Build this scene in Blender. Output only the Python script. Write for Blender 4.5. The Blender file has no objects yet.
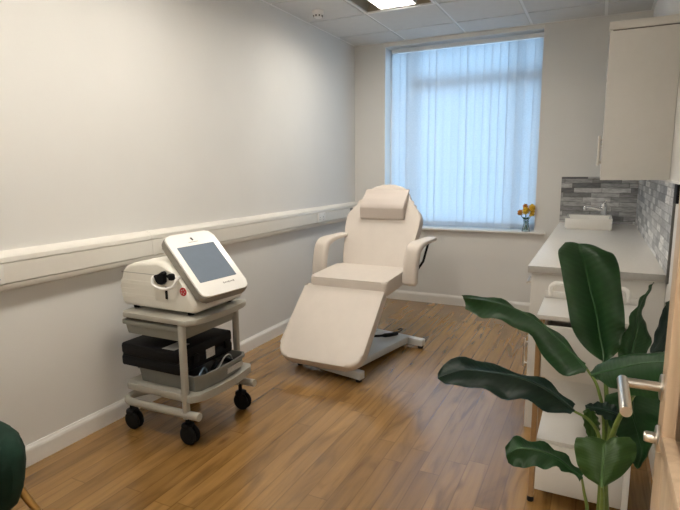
import bpy, bmesh, math, random
from mathutils import Vector, Matrix
random.seed(4)
scn = bpy.context.scene
COL = scn.collection
PI = math.pi
SKY, LAMP, EXPO = 3.0, 46.0, 0.0       # sky, ceiling lamps, exposure
# ------------------------------------------------------------------ room measures (metres)
W, D, H = 2.721, 5.274, 2.682          # room width, depth (camera doorway to far wall), ceiling height
NEAR = 0.30                            # inner face of the near wall (doorway side)
WX0, WX1, WZ0, WZ1 = 0.343, 1.880, 0.800, 2.645   # window opening in the far wall

# ------------------------------------------------------------------ materials
def new_mat(name):
    m = bpy.data.materials.new(name); m.use_nodes = True
    nt = m.node_tree
    return m, nt, nt.nodes['Principled BSDF']
def nd(nt, kind, **k):
    n = nt.nodes.new(kind)
    for a, b in k.items(): setattr(n, a, b)
    return n
def mat(name, col, rough=.5, metal=0, spec=.5, noise=.03, scale=30, bump=0, bscale=200, sheen=0, coat=0):
    m, nt, p = new_mat(name)
    p.inputs['Roughness'].default_value = rough
    p.inputs['Metallic'].default_value = metal
    p.inputs['Specular IOR Level'].default_value = spec
    if sheen: p.inputs['Sheen Weight'].default_value = sheen
    if coat: p.inputs['Coat Weight'].default_value = coat; p.inputs['Coat Roughness'].default_value = .1
    tc = nd(nt, 'ShaderNodeTexCoord')
    nz = nd(nt, 'ShaderNodeTexNoise'); nz.inputs['Scale'].default_value = scale; nz.inputs['Detail'].default_value = 4
    nt.links.new(tc.outputs['Object'], nz.inputs['Vector'])
    rp = nd(nt, 'ShaderNodeValToRGB')
    a = [max(0, c * (1 - noise)) for c in col]; b = [min(1, c * (1 + noise)) for c in col]
    rp.color_ramp.elements[0].position = .3; rp.color_ramp.elements[1].position = .7
    rp.color_ramp.elements[0].color = (*a, 1); rp.color_ramp.elements[1].color = (*b, 1)
    nt.links.new(nz.outputs['Fac'], rp.inputs['Fac']); nt.links.new(rp.outputs['Color'], p.inputs['Base Color'])
    if bump:
        n2 = nd(nt, 'ShaderNodeTexNoise'); n2.inputs['Scale'].default_value = bscale; n2.inputs['Detail'].default_value = 3
        nt.links.new(tc.outputs['Object'], n2.inputs['Vector'])
        bp = nd(nt, 'ShaderNodeBump'); bp.inputs['Strength'].default_value = bump; bp.inputs['Distance'].default_value = .01
        nt.links.new(n2.outputs['Fac'], bp.inputs['Height']); nt.links.new(bp.outputs['Normal'], p.inputs['Normal'])
    return m
def emit_mat(name, col, strength):
    m, nt, p = new_mat(name)
    p.inputs['Base Color'].default_value = (*col, 1)
    p.inputs['Emission Color'].default_value = (*col, 1)
    p.inputs['Emission Strength'].default_value = strength
    return m
def math_node(nt, op, a, b=None):
    n = nd(nt, 'ShaderNodeMath', operation=op)
    for i, x in enumerate((a, b)):
        if x is None: continue
        if isinstance(x, (int, float)): n.inputs[i].default_value = x
        else: nt.links.new(x, n.inputs[i])
    return n.outputs[0]
def cells(nt, u, v, cw, chh, rnd_shift=True):
    """random value per plank/tile cell and the distance to its edges"""
    row = math_node(nt, 'FLOOR', math_node(nt, 'DIVIDE', v, chh))
    wn = nd(nt, 'ShaderNodeTexWhiteNoise', noise_dimensions='1D'); nt.links.new(row, wn.inputs['W'])
    us = math_node(nt, 'ADD', math_node(nt, 'DIVIDE', u, cw), math_node(nt, 'MULTIPLY', wn.outputs['Value'], 7.3))
    colm = math_node(nt, 'FLOOR', us)
    cb = nd(nt, 'ShaderNodeCombineXYZ'); nt.links.new(row, cb.inputs[0]); nt.links.new(colm, cb.inputs[1])
    w2 = nd(nt, 'ShaderNodeTexWhiteNoise', noise_dimensions='3D'); nt.links.new(cb.outputs[0], w2.inputs['Vector'])
    fu = math_node(nt, 'FRACT', us); fv = math_node(nt, 'FRACT', math_node(nt, 'DIVIDE', v, chh))
    du = math_node(nt, 'MULTIPLY', math_node(nt, 'MINIMUM', fu, math_node(nt, 'SUBTRACT', 1, fu)), cw)
    dv = math_node(nt, 'MULTIPLY', math_node(nt, 'MINIMUM', fv, math_node(nt, 'SUBTRACT', 1, fv)), chh)
    return w2.outputs['Value'], math_node(nt, 'MINIMUM', du, dv), w2.outputs['Color']
def ramp(nt, fac, stops):
    r = nd(nt, 'ShaderNodeValToRGB'); e = r.color_ramp.elements
    while len(e) < len(stops): e.new(.5)
    for i, (p, c) in enumerate(stops): e[i].position = p; e[i].color = (*c, 1)
    nt.links.new(fac, r.inputs['Fac']); return r.outputs['Color']
def mix(nt, kind, fac, a, b):
    n = nd(nt, 'ShaderNodeMix', data_type='RGBA', blend_type=kind)
    if isinstance(fac, (int, float)): n.inputs[0].default_value = fac
    else: nt.links.new(fac, n.inputs[0])
    for i, x in ((6, a), (7, b)):
        if isinstance(x, tuple): n.inputs[i].default_value = (*x, 1)
        else: nt.links.new(x, n.inputs[i])
    return n.outputs[2]

def floor_material():
    m, nt, p = new_mat('oak_planks')
    g = nd(nt, 'ShaderNodeNewGeometry'); sp = nd(nt, 'ShaderNodeSeparateXYZ'); nt.links.new(g.outputs['Position'], sp.inputs[0])
    rnd, edge, rc = cells(nt, sp.outputs[1], sp.outputs[0], 1.2, .096)
    # grain: noise stretched along the plank, shifted per plank
    mp = nd(nt, 'ShaderNodeMapping'); mp.inputs['Scale'].default_value = (34, .8, 1)
    ad = nd(nt, 'ShaderNodeVectorMath', operation='ADD')
    sc = nd(nt, 'ShaderNodeVectorMath', operation='SCALE'); sc.inputs[3].default_value = 9
    nt.links.new(rc, sc.inputs[0]); nt.links.new(g.outputs['Position'], ad.inputs[0]); nt.links.new(sc.outputs[0], ad.inputs[1])
    nt.links.new(ad.outputs[0], mp.inputs['Vector'])
    nz = nd(nt, 'ShaderNodeTexNoise'); nz.inputs['Scale'].default_value = 1; nz.inputs['Detail'].default_value = 6; nz.inputs['Roughness'].default_value = .62; nz.inputs['Distortion'].default_value = .5
    nt.links.new(mp.outputs[0], nz.inputs['Vector'])
    mp2 = nd(nt, 'ShaderNodeMapping'); mp2.inputs['Scale'].default_value = (9, 1.7, 1); nt.links.new(ad.outputs[0], mp2.inputs['Vector'])
    n2 = nd(nt, 'ShaderNodeTexNoise'); n2.inputs['Scale'].default_value = 1.2; n2.inputs['Detail'].default_value = 3; n2.inputs['Distortion'].default_value = 1.2; nt.links.new(mp2.outputs[0], n2.inputs['Vector'])
    base = ramp(nt, rnd, [(0, (.240, .126, .034)), (.5, (.292, .158, .045)), (1, (.340, .190, .060))])
    grain = ramp(nt, nz.outputs['Fac'], [(.25, (.56, .50, .44)), (.46, (.94, .93, .92)), (.75, (1.12, 1.12, 1.12))])
    c = mix(nt, 'MULTIPLY', .85, base, grain)
    blot = ramp(nt, n2.outputs['Fac'], [(.28, (.46, .41, .36)), (.46, (.90, .88, .86)), (.62, (1.02, 1.02, 1.02)), (.8, (1.22, 1.22, 1.2))])
    c = mix(nt, 'MULTIPLY', .8, c, blot)
    # small knots
    mp3 = nd(nt, 'ShaderNodeMapping'); mp3.inputs['Scale'].default_value = (4.5, 1.5, 1); nt.links.new(ad.outputs[0], mp3.inputs['Vector'])
    vo = nd(nt, 'ShaderNodeTexVoronoi'); vo.inputs['Scale'].default_value = 1.0; nt.links.new(mp3.outputs[0], vo.inputs['Vector'])
    kn = ramp(nt, vo.outputs['Distance'], [(.03, (.35, .28, .22)), (.10, (1, 1, 1))])
    c = mix(nt, 'MULTIPLY', .8, c, kn)
    sm = ramp(nt, edge, [(.0004, (.50, .44, .38)), (.0022, (1, 1, 1))])
    c = mix(nt, 'MULTIPLY', .75, c, sm)
    nt.links.new(c, p.inputs['Base Color'])
    rr = nd(nt, 'ShaderNodeMapRange'); rr.inputs['To Min'].default_value = .17; rr.inputs['To Max'].default_value = .31
    nt.links.new(nz.outputs['Fac'], rr.inputs['Value']); nt.links.new(rr.outputs[0], p.inputs['Roughness'])
    p.inputs['Specular IOR Level'].default_value = .6
    p.inputs['Coat Weight'].default_value = .5; p.inputs['Coat Roughness'].default_value = .16
    bp = nd(nt, 'ShaderNodeBump'); bp.inputs['Strength'].default_value = .03; bp.inputs['Distance'].default_value = .003
    nt.links.new(nz.outputs['Fac'], bp.inputs['Height']); nt.links.new(bp.outputs['Normal'], p.inputs['Normal'])
    return m
def tile_material(name, axis, cw, chh, dark, light):
    m, nt, p = new_mat(name)
    g = nd(nt, 'ShaderNodeNewGeometry'); sp = nd(nt, 'ShaderNodeSeparateXYZ'); nt.links.new(g.outputs['Position'], sp.inputs[0])
    rnd, edge, rc = cells(nt, sp.outputs[axis], sp.outputs[2], cw, chh)
    mp = nd(nt, 'ShaderNodeMapping'); mp.inputs['Scale'].default_value = (14, 14, 60); nt.links.new(g.outputs['Position'], mp.inputs['Vector'])
    nz = nd(nt, 'ShaderNodeTexNoise'); nz.inputs['Scale'].default_value = 1.5; nz.inputs['Detail'].default_value = 5; nt.links.new(mp.outputs[0], nz.inputs['Vector'])
    md = tuple((a + b) / 2 for a, b in zip(dark, light))
    c = ramp(nt, rnd, [(0, dark), (.5, md), (1, light)])
    v = ramp(nt, nz.outputs['Fac'], [(.3, (.55, .55, .55)), (.7, (1.25, 1.25, 1.25))])
    c = mix(nt, 'MULTIPLY', .8, c, v)
    gr = ramp(nt, edge, [(.0005, (.45, .45, .45)), (.0018, (1, 1, 1))])
    c = mix(nt, 'MULTIPLY', 1, c, gr)
    nt.links.new(c, p.inputs['Base Color'])
    p.inputs['Roughness'].default_value = .36
    hh = math_node(nt, 'ADD', math_node(nt, 'MULTIPLY', nz.outputs['Fac'], .4), rnd)
    bp = nd(nt, 'ShaderNodeBump'); bp.inputs['Strength'].default_value = .5; bp.inputs['Distance'].default_value = .006
    nt.links.new(hh, bp.inputs['Height']); nt.links.new(bp.outputs['Normal'], p.inputs['Normal'])
    return m
def door_wood():
    m, nt, p = new_mat('oak_veneer')
    tc = nd(nt, 'ShaderNodeTexCoord'); mp = nd(nt, 'ShaderNodeMapping'); mp.inputs['Scale'].default_value = (26, 26, 1.6)
    nt.links.new(tc.outputs['Object'], mp.inputs['Vector'])
    nz = nd(nt, 'ShaderNodeTexNoise'); nz.inputs['Scale'].default_value = 1.4; nz.inputs['Detail'].default_value = 6; nz.inputs['Distortion'].default_value = .8
    nt.links.new(mp.outputs[0], nz.inputs['Vector'])
    nt.links.new(ramp(nt, nz.outputs['Fac'], [(.3, (.44, .31, .20)), (.55, (.54, .40, .27)), (.8, (.62, .47, .33))]), p.inputs['Base Color'])
    p.inputs['Roughness'].default_value = .38
    return m
def leaf_material(name, base, light, rough=.38):
    m, nt, p = new_mat(name)
    uv = nd(nt, 'ShaderNodeUVMap'); sp = nd(nt, 'ShaderNodeSeparateXYZ'); nt.links.new(uv.outputs['UV'], sp.inputs[0])
    av = math_node(nt, 'ABSOLUTE', math_node(nt, 'SUBTRACT', sp.outputs[1], .5))
    ph = math_node(nt, 'SUBTRACT', math_node(nt, 'MULTIPLY', sp.outputs[0], 150), math_node(nt, 'MULTIPLY', av, 34))
    vein = math_node(nt, 'ADD', math_node(nt, 'MULTIPLY', math_node(nt, 'SINE', ph), .5), .5)
    tc = nd(nt, 'ShaderNodeTexCoord'); nz = nd(nt, 'ShaderNodeTexNoise'); nz.inputs['Scale'].default_value = 14; nz.inputs['Detail'].default_value = 4
    nt.links.new(tc.outputs['Object'], nz.inputs['Vector'])
    f = math_node(nt, 'ADD', math_node(nt, 'MULTIPLY', vein, .12), math_node(nt, 'MULTIPLY', nz.outputs['Fac'], .8))
    c = ramp(nt, f, [(.2, tuple(x * .75 for x in base)), (.55, base), (.95, light)])
    mid = ramp(nt, av, [(.0, tuple(min(1, x * 1.9) for x in light)), (.022, tuple(min(1, x * 1.5) for x in light)), (.035, (0, 0, 0))])
    c = mix(nt, 'LIGHTEN', .12, c, mid)
    nt.links.new(c, p.inputs['Base Color']); p.inputs['Roughness'].default_value = rough
    bp = nd(nt, 'ShaderNodeBump'); bp.inputs['Strength'].default_value = .12; bp.inputs['Distance'].default_value = .004
    nt.links.new(vein, bp.inputs['Height']); nt.links.new(bp.outputs['Normal'], p.inputs['Normal'])
    # a little light passes through the blade
    tr = nd(nt, 'ShaderNodeBsdfTranslucent'); nt.links.new(c, tr.inputs['Color'])
    mx = nd(nt, 'ShaderNodeMixShader'); mx.inputs[0].default_value = .12
    out = nt.nodes['Material Output']
    nt.links.new(p.outputs[0], mx.inputs[1]); nt.links.new(tr.outputs[0], mx.inputs[2]); nt.links.new(mx.outputs[0], out.inputs['Surface'])
    return m
def blind_material():
    m, nt, p = new_mat('blind_fabric')
    tc = nd(nt, 'ShaderNodeTexCoord'); nz = nd(nt, 'ShaderNodeTexNoise'); nz.inputs['Scale'].default_value = 90; nt.links.new(tc.outputs['Object'], nz.inputs['Vector'])
    c = ramp(nt, nz.outputs['Fac'], [(.3, (.76, .81, .86)), (.7, (.82, .87, .92))])
    df = nd(nt, 'ShaderNodeBsdfDiffuse'); tr = nd(nt, 'ShaderNodeBsdfTranslucent')
    nt.links.new(c, df.inputs['Color']); nt.links.new(c, tr.inputs['Color'])
    mx = nd(nt, 'ShaderNodeMixShader'); mx.inputs[0].default_value = .55
    nt.links.new(df.outputs[0], mx.inputs[1]); nt.links.new(tr.outputs[0], mx.inputs[2])
    nt.links.new(mx.outputs[0], nt.nodes['Material Output'].inputs['Surface'])
    return m
def glass_material(name, tint=(1, 1, 1), refl=.06):
    m, nt, p = new_mat(name)
    tr = nd(nt, 'ShaderNodeBsdfTransparent'); tr.inputs['Color'].default_value = (*tint, 1)
    gl = nd(nt, 'ShaderNodeBsdfGlossy'); gl.inputs['Roughness'].default_value = .02
    lw = nd(nt, 'ShaderNodeLayerWeight'); lw.inputs['Blend'].default_value = .25
    f = math_node(nt, 'ADD', math_node(nt, 'MULTIPLY', lw.outputs['Fresnel'], .8), refl * .3)
    mx = nd(nt, 'ShaderNodeMixShader'); nt.links.new(f, mx.inputs[0])
    nt.links.new(tr.outputs[0], mx.inputs[1]); nt.links.new(gl.outputs[0], mx.inputs[2])
    nt.links.new(mx.outputs[0], nt.nodes['Material Output'].inputs['Surface'])
    return m

M = {}
M['wall'] = mat('wall_paint', (.74, .735, .715), .7, noise=.012, scale=3, bump=.03, bscale=300)
M['ceil'] = mat('ceiling_tile', (.66, .655, .64), .85, noise=.02, scale=12, bump=.25, bscale=260)
M['grid'] = mat('ceiling_grid_metal', (.85, .85, .84), .4, noise=.01)
M['white'] = mat('white_gloss_paint', (.80, .79, .76), .35, noise=.01)
M['upvc'] = mat('white_upvc', (.80, .82, .84), .3, noise=.01)
M['trunk'] = mat('cream_pvc', (.74, .715, .66), .38, noise=.01)
M['floor'] = floor_material()
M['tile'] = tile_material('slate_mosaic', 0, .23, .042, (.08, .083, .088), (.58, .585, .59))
M['tile_lit'] = tile_material('slate_mosaic_lit', 1, .17, .042, (.25, .26, .275), (.92, .92, .91))  # same slate, lighter: sheen of the right wall put into the colour
M['trim_shaded'] = mat('tile_trim_shaded', (.10, .095, .085), .5, noise=.04)  # shade on the tile edge painted as a dark colour
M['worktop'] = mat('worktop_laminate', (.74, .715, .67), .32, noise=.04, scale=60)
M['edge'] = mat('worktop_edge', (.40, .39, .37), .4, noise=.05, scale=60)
M['cab'] = mat('cabinet_white', (.62, .605, .575), .38, noise=.012)
M['cabgap'] = mat('cabinet_shadow_gap', (.10, .095, .085), .7)
M['chrome'] = mat('chrome', (.82, .82, .82), .12, metal=1, noise=.01)
M['steel'] = mat('brushed_steel', (.66, .62, .56), .28, metal=1, noise=.04, scale=80)
M['post_reflect'] = mat('post_floor_reflection', (.36, .235, .12), .35, metal=.6, noise=.06, scale=40)  # chrome post's reflection of the wood floor put into a brown colour
M['door'] = door_wood()
M['vinyl'] = mat('beige_vinyl', (.66, .60, .545), .48, noise=.02, scale=12, bump=.05, bscale=180)
M['vinyl_shaded'] = mat('beige_vinyl_shaded', (.56, .495, .45), .5, noise=.02, scale=12)  # chair vinyl darkened: shade on the pillow front put into the colour
M['silver'] = mat('silver_enamel', (.60, .62, .62), .35, noise=.02)
M['black'] = mat('black_plastic', (.005, .005, .006), .6, spec=.18, noise=.05)
M['rubber'] = mat('black_rubber', (.006, .006, .006), .75, noise=.05, spec=.2)
M['putty'] = mat('putty_plastic', (.37, .355, .31), .45, noise=.02)
M['greyplastic'] = mat('grey_tray_plastic', (.19, .195, .18), .5, noise=.03)
M['greylight'] = mat('grey_drawer_plastic', (.24, .24, .21), .5, noise=.03)
M['cream'] = mat('cream_housing', (.76, .735, .665), .35, noise=.012)
M['creamlt'] = mat('white_bezel', (.86, .85, .82), .25, noise=.01)
M['bezelside'] = mat('grey_bezel_side', (.23, .215, .19), .4, noise=.02)
M['lcd'] = mat('screen_glass', (.165, .205, .26), .10, noise=.02, spec=.8)  # reflection of the ceiling light put into the blue-grey base
M['mark'] = mat('grey_print', (.33, .32, .30), .5)
M['darkmark'] = mat('dark_print', (.05, .05, .05), .5)
M['red'] = mat('red_sticker', (.45, .02, .025), .4)
M['label'] = mat('paper_label', (.55, .55, .53), .5, noise=.15, scale=120)
M['bluegrey'] = mat('blue_cable', (.16, .24, .34), .45)
M['velvet'] = mat('green_velvet', (.008, .030, .019), .8, noise=.2, scale=20, spec=.25)
M['gold'] = mat('brass', (.50, .30, .10), .3, metal=1, noise=.03)
M['ceramic'] = mat('white_ceramic', (.84, .82, .78), .15, noise=.01)
M['glass'] = glass_material('window_glass')
M['vase'] = glass_material('vase_glass', (.86, .93, .92), .3)
M['blind'] = blind_material()
M['leaf'] = leaf_material('banana_leaf', (.030, .095, .030), (.058, .165, .048))
M['leafdark'] = leaf_material('banana_leaf_dark', (.014, .042, .028), (.028, .075, .045))
M['leaflight'] = leaf_material('banana_leaf_olive', (.055, .125, .025), (.10, .19, .040))
M['stalk'] = mat('leaf_stalk', (.13, .19, .04), .5, noise=.2, scale=25)
M['pot'] = mat('grey_planter', (.16, .16, .16), .6, noise=.06)
M['soil'] = mat('moss_soil', (.05, .04, .025), .95, noise=.4, scale=60, bump=.6, bscale=90)
M['petal'] = mat('orange_petals', (.92, .55, .05), .6, noise=.35, scale=90)
M['petal2'] = mat('amber_petals', (.62, .27, .03), .6, noise=.35, scale=90)
M['stem'] = mat('flower_stem', (.05, .10, .03), .6)
M['reflector'] = mat('lamp_reflector', (.50, .44, .33), .4, noise=.01)
M['lamp'] = emit_mat('lamp_diffuser', (1.0, .93, .82), 1.0)
M['dark'] = mat('detector_grille', (.03, .03, .03), .6)
M['ground'] = mat('outside_paving', (.4, .4, .4), .9)

# ------------------------------------------------------------------ mesh helpers
WLOC = {}
def BM(): return bmesh.new()
def add_box(bm, x0, x1, y0, y1, z0, z1, bev=0, seg=2, mi=0):
    r = bmesh.ops.create_cube(bm, size=1)
    vs = r['verts']
    for v in vs:
        v.co = Vector((x0 + (v.co.x + .5) * (x1 - x0), y0 + (v.co.y + .5) * (y1 - y0), z0 + (v.co.z + .5) * (z1 - z0)))
    fs = {f for v in vs for f in v.link_faces}
    for f in fs: f.material_index = mi
    if bev:
        es = list({e for v in vs for e in v.link_edges})
        bmesh.ops.bevel(bm, geom=es, offset=bev, segments=seg, profile=.5, affect='EDGES', material=mi)
    return bm
def frame_of(d):
    d = d.normalized(); a = Vector((0, 0, 1)) if abs(d.z) < .9 else Vector((0, 1, 0))
    u = d.cross(a).normalized(); return u, d.cross(u).normalized()
def add_tube(bm, pts, r, n=12, caps=True, mi=0, flat=1.0):
    pts = [Vector(p) for p in pts]; rs = r if isinstance(r, (list, tuple)) else [r] * len(pts)
    rings = []; u0 = None
    for i, p in enumerate(pts):
        a = pts[max(0, i - 1)]; b = pts[min(len(pts) - 1, i + 1)]
        d = (b - a).normalized()
        if u0 is None: u, w = frame_of(d)
        else:
            u = (u0 - d * u0.dot(d)).normalized(); w = d.cross(u).normalized()
        u0 = u
        rings.append([bm.verts.new(p + (u * math.cos(2 * PI * k / n) + w * math.sin(2 * PI * k / n) * flat) * rs[i]) for k in range(n)])
    for i in range(len(rings) - 1):
        for k in range(n):
            f = bm.faces.new((rings[i][k], rings[i][(k + 1) % n], rings[i + 1][(k + 1) % n], rings[i + 1][k])); f.material_index = mi
    if caps:
        for ring in (rings[0][::-1], rings[-1]):
            f = bm.faces.new(ring); f.material_index = mi
    return bm
def smooth_path(ctrl, n=8):
    """Catmull-Rom through the points"""
    P = [Vector(c) for c in ctrl]; P = [P[0] * 2 - P[1]] + P + [P[-1] * 2 - P[-2]]
    out = []
    for i in range(1, len(P) - 2):
        for k in range(n):
            t = k / n; a, b, c, d = P[i - 1], P[i], P[i + 1], P[i + 2]
            out.append(.5 * ((2 * b) + (c - a) * t + (2 * a - 5 * b + 4 * c - d) * t * t + (3 * b - a - 3 * c + d) * t ** 3))
    out.append(P[-2]); return out
def add_lathe(bm, prof, cx, cy, cz=0, n=28, mi=0, axis='z'):
    rings = []
    for r, z in prof:
        ring = []
        for k in range(n):
            a = 2 * PI * k / n; q = (max(r, 1e-4) * math.cos(a), max(r, 1e-4) * math.sin(a), z)
            if axis == 'x': q = (q[2], q[0], q[1])
            if axis == 'y': q = (q[0], q[2], q[1])
            ring.append(bm.verts.new((cx + q[0], cy + q[1], cz + q[2])))
        rings.append(ring)
    for i in range(len(rings) - 1):
        for k in range(n):
            f = bm.faces.new((rings[i][k], rings[i][(k + 1) % n], rings[i + 1][(k + 1) % n], rings[i + 1][k])); f.material_index = mi
    for ring in (rings[0][::-1], rings[-1]):
        f = bm.faces.new(ring); f.material_index = mi
    return bm
def rrect(w, h, r, n=6, cx=0, cy=0):
    """rounded rectangle; r one radius or four (tr, tl, bl, br)"""
    rs = r if isinstance(r, (list, tuple)) else (r,) * 4
    out = []
    for (sx, sy, a0), q in zip(((1, 1, 0), (-1, 1, 90), (-1, -1, 180), (1, -1, 270)), rs):
        for k in range(n + 1):
            a = math.radians(a0 + 90 * k / n)
            out.append((cx + sx * (w / 2 - q) + q * math.cos(a), cy + sy * (h / 2 - q) + q * math.sin(a)))
    return out
def add_slab(bm, outline, t, o, ex, ey, bev=0, seg=3, mi=0):
    """prism: outline in the (ex, ey) plane through o, thickness t along ex x ey, rims rounded"""
    o = Vector(o); ex = Vector(ex).normalized(); ey = Vector(ey).normalized(); ez = ex.cross(ey)
    lo = [bm.verts.new(o + ex * x + ey * y) for x, y in outline]
    hi = [bm.verts.new(o + ex * x + ey * y + ez * t) for x, y in outline]
    n = len(lo); fs = [bm.faces.new(lo[::-1]), bm.faces.new(hi)]
    for i in range(n): fs.append(bm.faces.new((lo[i], lo[(i + 1) % n], hi[(i + 1) % n], hi[i])))
    for f in fs: f.material_index = mi
    if bev:
        es = list(fs[0].edges) + list(fs[1].edges)
        bmesh.ops.bevel(bm, geom=es, offset=bev, segments=seg, profile=.5, affect='EDGES', material=mi)
    return bm
def root(name, label, cat, loc, group=None, kind=None):
    o = bpy.data.objects.new(name, None); COL.objects.link(o); o.empty_display_size = .05
    o.location = loc; WLOC[o] = Vector(loc); tag(o, label, cat, group, kind); return o
def tag(o, label=None, cat=None, group=None, kind=None):
    for k, v in (('label', label), ('category', cat), ('group', group), ('kind', kind)):
        if v: o[k] = v
    return o
def ob(name, bm, mats, parent=None, smooth=40, label=None, cat=None, group=None, kind=None):
    bmesh.ops.recalc_face_normals(bm, faces=bm.faces)
    me = bpy.data.meshes.new(name)
    xs = [v.co for v in bm.verts]
    c = Vector((sum(v.x for v in xs) / len(xs), sum(v.y for v in xs) / len(xs), min(v.z for v in xs)))
    bmesh.ops.translate(bm, verts=bm.verts, vec=-c)
    bm.to_mesh(me); bm.free()
    if smooth:
        me.polygons.foreach_set('use_smooth', [True] * len(me.polygons)); me.set_sharp_from_angle(angle=math.radians(smooth))
    for m in (mats if isinstance(mats, (list, tuple)) else [mats]): me.materials.append(M[m])
    o = bpy.data.objects.new(name, me); COL.objects.link(o); WLOC[o] = c
    o.location = c - WLOC[parent] if parent else c
    if parent: o.parent = parent
    return tag(o, label, cat, group, kind)
def box_ob(name, b, m, parent=None, bev=0, seg=2, **k):
    return ob(name, add_box(BM(), *b, bev=bev, seg=seg), m, parent, **k)
def tube_ob(name, pts, r, m, parent=None, n=12, **k): return ob(name, add_tube(BM(), pts, r, n), m, parent, **k)
def copy_tree(o, off=(0, 0, 0), parent=None, label=None):
    c = o.copy(); COL.objects.link(c)
    if parent: c.parent = parent
    else: c.location = o.location + Vector(off)
    if label: c['label'] = label
    for ch in o.children: copy_tree(ch, parent=c)
    return c

# ================================================================== SETTING
S = 'structure'
bm = BM()
add_box(bm, -.15, W + .15, -1.6, D + .3, -.12, 0)
ob('floor', bm, 'floor', kind=S, smooth=0)
# ceiling: suspended tiles in a grid, with openings for the recessed lamps
GX, GY = .570, 4.862                    # grid origin (a tee crossing)
LAMPS = [(0, -2), (0, -5), (0, -7)]     # tile indexes (ix, iy) holding a lamp: x from GX+.6*ix, y from GY+.6*iy
bm = BM()
def skip(ix, iy): return (ix, iy) in LAMPS
for ix in range(-2, 5):
    for iy in range(-9, 2):
        x0, y0 = GX + .6 * ix, GY + .6 * iy
        a, b, c, d = max(x0 + .012, 0), min(x0 + .588, W), max(y0 + .012, NEAR), min(y0 + .588, D)
        if a >= b or c >= d: continue
        if not skip(ix, iy): add_box(bm, a, b, c, d, H, H + .02)
for ix in range(-1, 5):                 # tees along the room
    x = GX + .6 * ix
    if 0 < x < W: add_box(bm, x - .013, x + .013, NEAR, D, H + .006, H + .03, mi=1)
for iy in range(-8, 2):
    y = GY + .6 * iy
    if NEAR < y < D: add_box(bm, 0, W, y - .013, y + .013, H + .007, H + .03, mi=1)
for b in ((0, .02, NEAR, D), (W - .02, W, NEAR, D), (0, W, D - .02, D), (0, W, NEAR, NEAR + .02)):
    add_box(bm, *b, H - .0005, H + .03, mi=1)
ob('ceiling', bm, ['ceil', 'grid'], kind=S, smooth=0)
box_ob('ceiling_slab', (-.15, W + .15, -1.6, D + .3, H + .22, H + .32), 'ceil', kind=S, smooth=0)
# walls
box_ob('wall_left', (-.15, 0, -1.6, D + .3, 0, H + .22), 'wall', kind=S, smooth=0)
box_ob('wall_right', (W, W + .15, -1.6, D + .3, 0, H + .22), 'wall', kind=S, smooth=0)
bm = BM()
add_box(bm, 0, WX0, D, D + .3, 0, H + .22); add_box(bm, WX1, W, D, D + .3, 0, H + .22)
add_box(bm, WX0, WX1, D, D + .3, 0, WZ0 - .02); add_box(bm, WX0, WX1, D, D + .3, WZ1, H + .22)
ob('wall_far', bm, 'wall', kind=S, smooth=0)
DX0, DX1 = 1.70, 2.60                   # doorway in the near wall
bm = BM()
add_box(bm, 0, DX0, NEAR - .10, NEAR, 0, H + .22); add_box(bm, DX1, W, NEAR - .10, NEAR, 0, H + .22)
add_box(bm, DX0, DX1, NEAR - .10, NEAR, 2.06, H + .22)
ob('wall_near', bm, 'wall', kind=S, smooth=0)
box_ob('wall_corridor', (-.15, W + .15, -1.75, -1.6, 0, H + .22), 'wall', kind=S, smooth=0)
# baseboards: chamfered profile
def skirting(name, p0, p1, nrm):
    prof = [(0, 0), (.016, 0), (.016, .075), (.013, .086), (.008, .094), (.006, .100), (0, .100)]
    bm = BM(); p0 = Vector(p0); p1 = Vector(p1); n = Vector(nrm)
    A = [bm.verts.new(p0 + n * a + Vector((0, 0, b))) for a, b in prof]; B = [bm.verts.new(p1 + n * a + Vector((0, 0, b))) for a, b in prof]
    k = len(A); bm.faces.new(A); bm.faces.new(B[::-1])
    for i in range(k): bm.faces.new((A[i], B[i], B[(i + 1) % k], A[(i + 1) % k]))
    return ob(name, bm, 'white', kind=S, smooth=0)
skirting('baseboard_left', (0, NEAR, 0), (0, D, 0), (1, 0, 0))
skirting('baseboard_far', (.016, D, 0), (2.12, D, 0), (0, -1, 0))
skirting('baseboard_right', (W, NEAR, 0), (W, 2.83, 0), (-1, 0, 0))
skirting('baseboard_near', (.016, NEAR, 0), (DX0 - .07, NEAR, 0), (0, 1, 0))
bm = BM()
for b in ((DX0 - .07, DX0, 0, 2.13), (DX1, DX1 + .07, 0, 2.13), (DX0, DX1, 2.06, 2.13)):
    add_box(bm, b[0], b[1], NEAR, NEAR + .018, b[2], b[3], bev=.004)
ob('trim_1', bm, 'white', kind=S)
# window: frame, transom, panes
win = bpy.data.objects.new('window_1', None); COL.objects.link(win); WLOC[win] = Vector((WX0, D + .2, WZ0)); win.location = WLOC[win]; win['kind'] = S
y0, y1 = D + .175, D + .245
bm = BM()
MX, TZ = .60, 2.26                      # mullion and transom
for b in ((WX0, WX0 + .040, WZ0, WZ1), (WX1 - .055, WX1, WZ0, WZ1), (WX0, WX1, WZ0 - .02, WZ0 + .055), (WX0, WX1, WZ1 - .06, WZ1)):
    add_box(bm, b[0], b[1], y0, y1, b[2], b[3], bev=.006)
add_box(bm, MX - .035, MX + .035, y0, y1, WZ0, WZ1, bev=.006)
add_box(bm, MX, WX1, y0, y1, TZ - .05, TZ + .05, bev=.006)
add_box(bm, 1.62, 1.68, y0, y1, WZ0, WZ1, bev=.006)
ob('window_frame', bm, 'upvc', win)
box_ob('window_glass', (WX0 + .04, WX1 - .04, D + .207, D + .213, WZ0 + .04, WZ1 - .04), 'glass', win, smooth=0)
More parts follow.
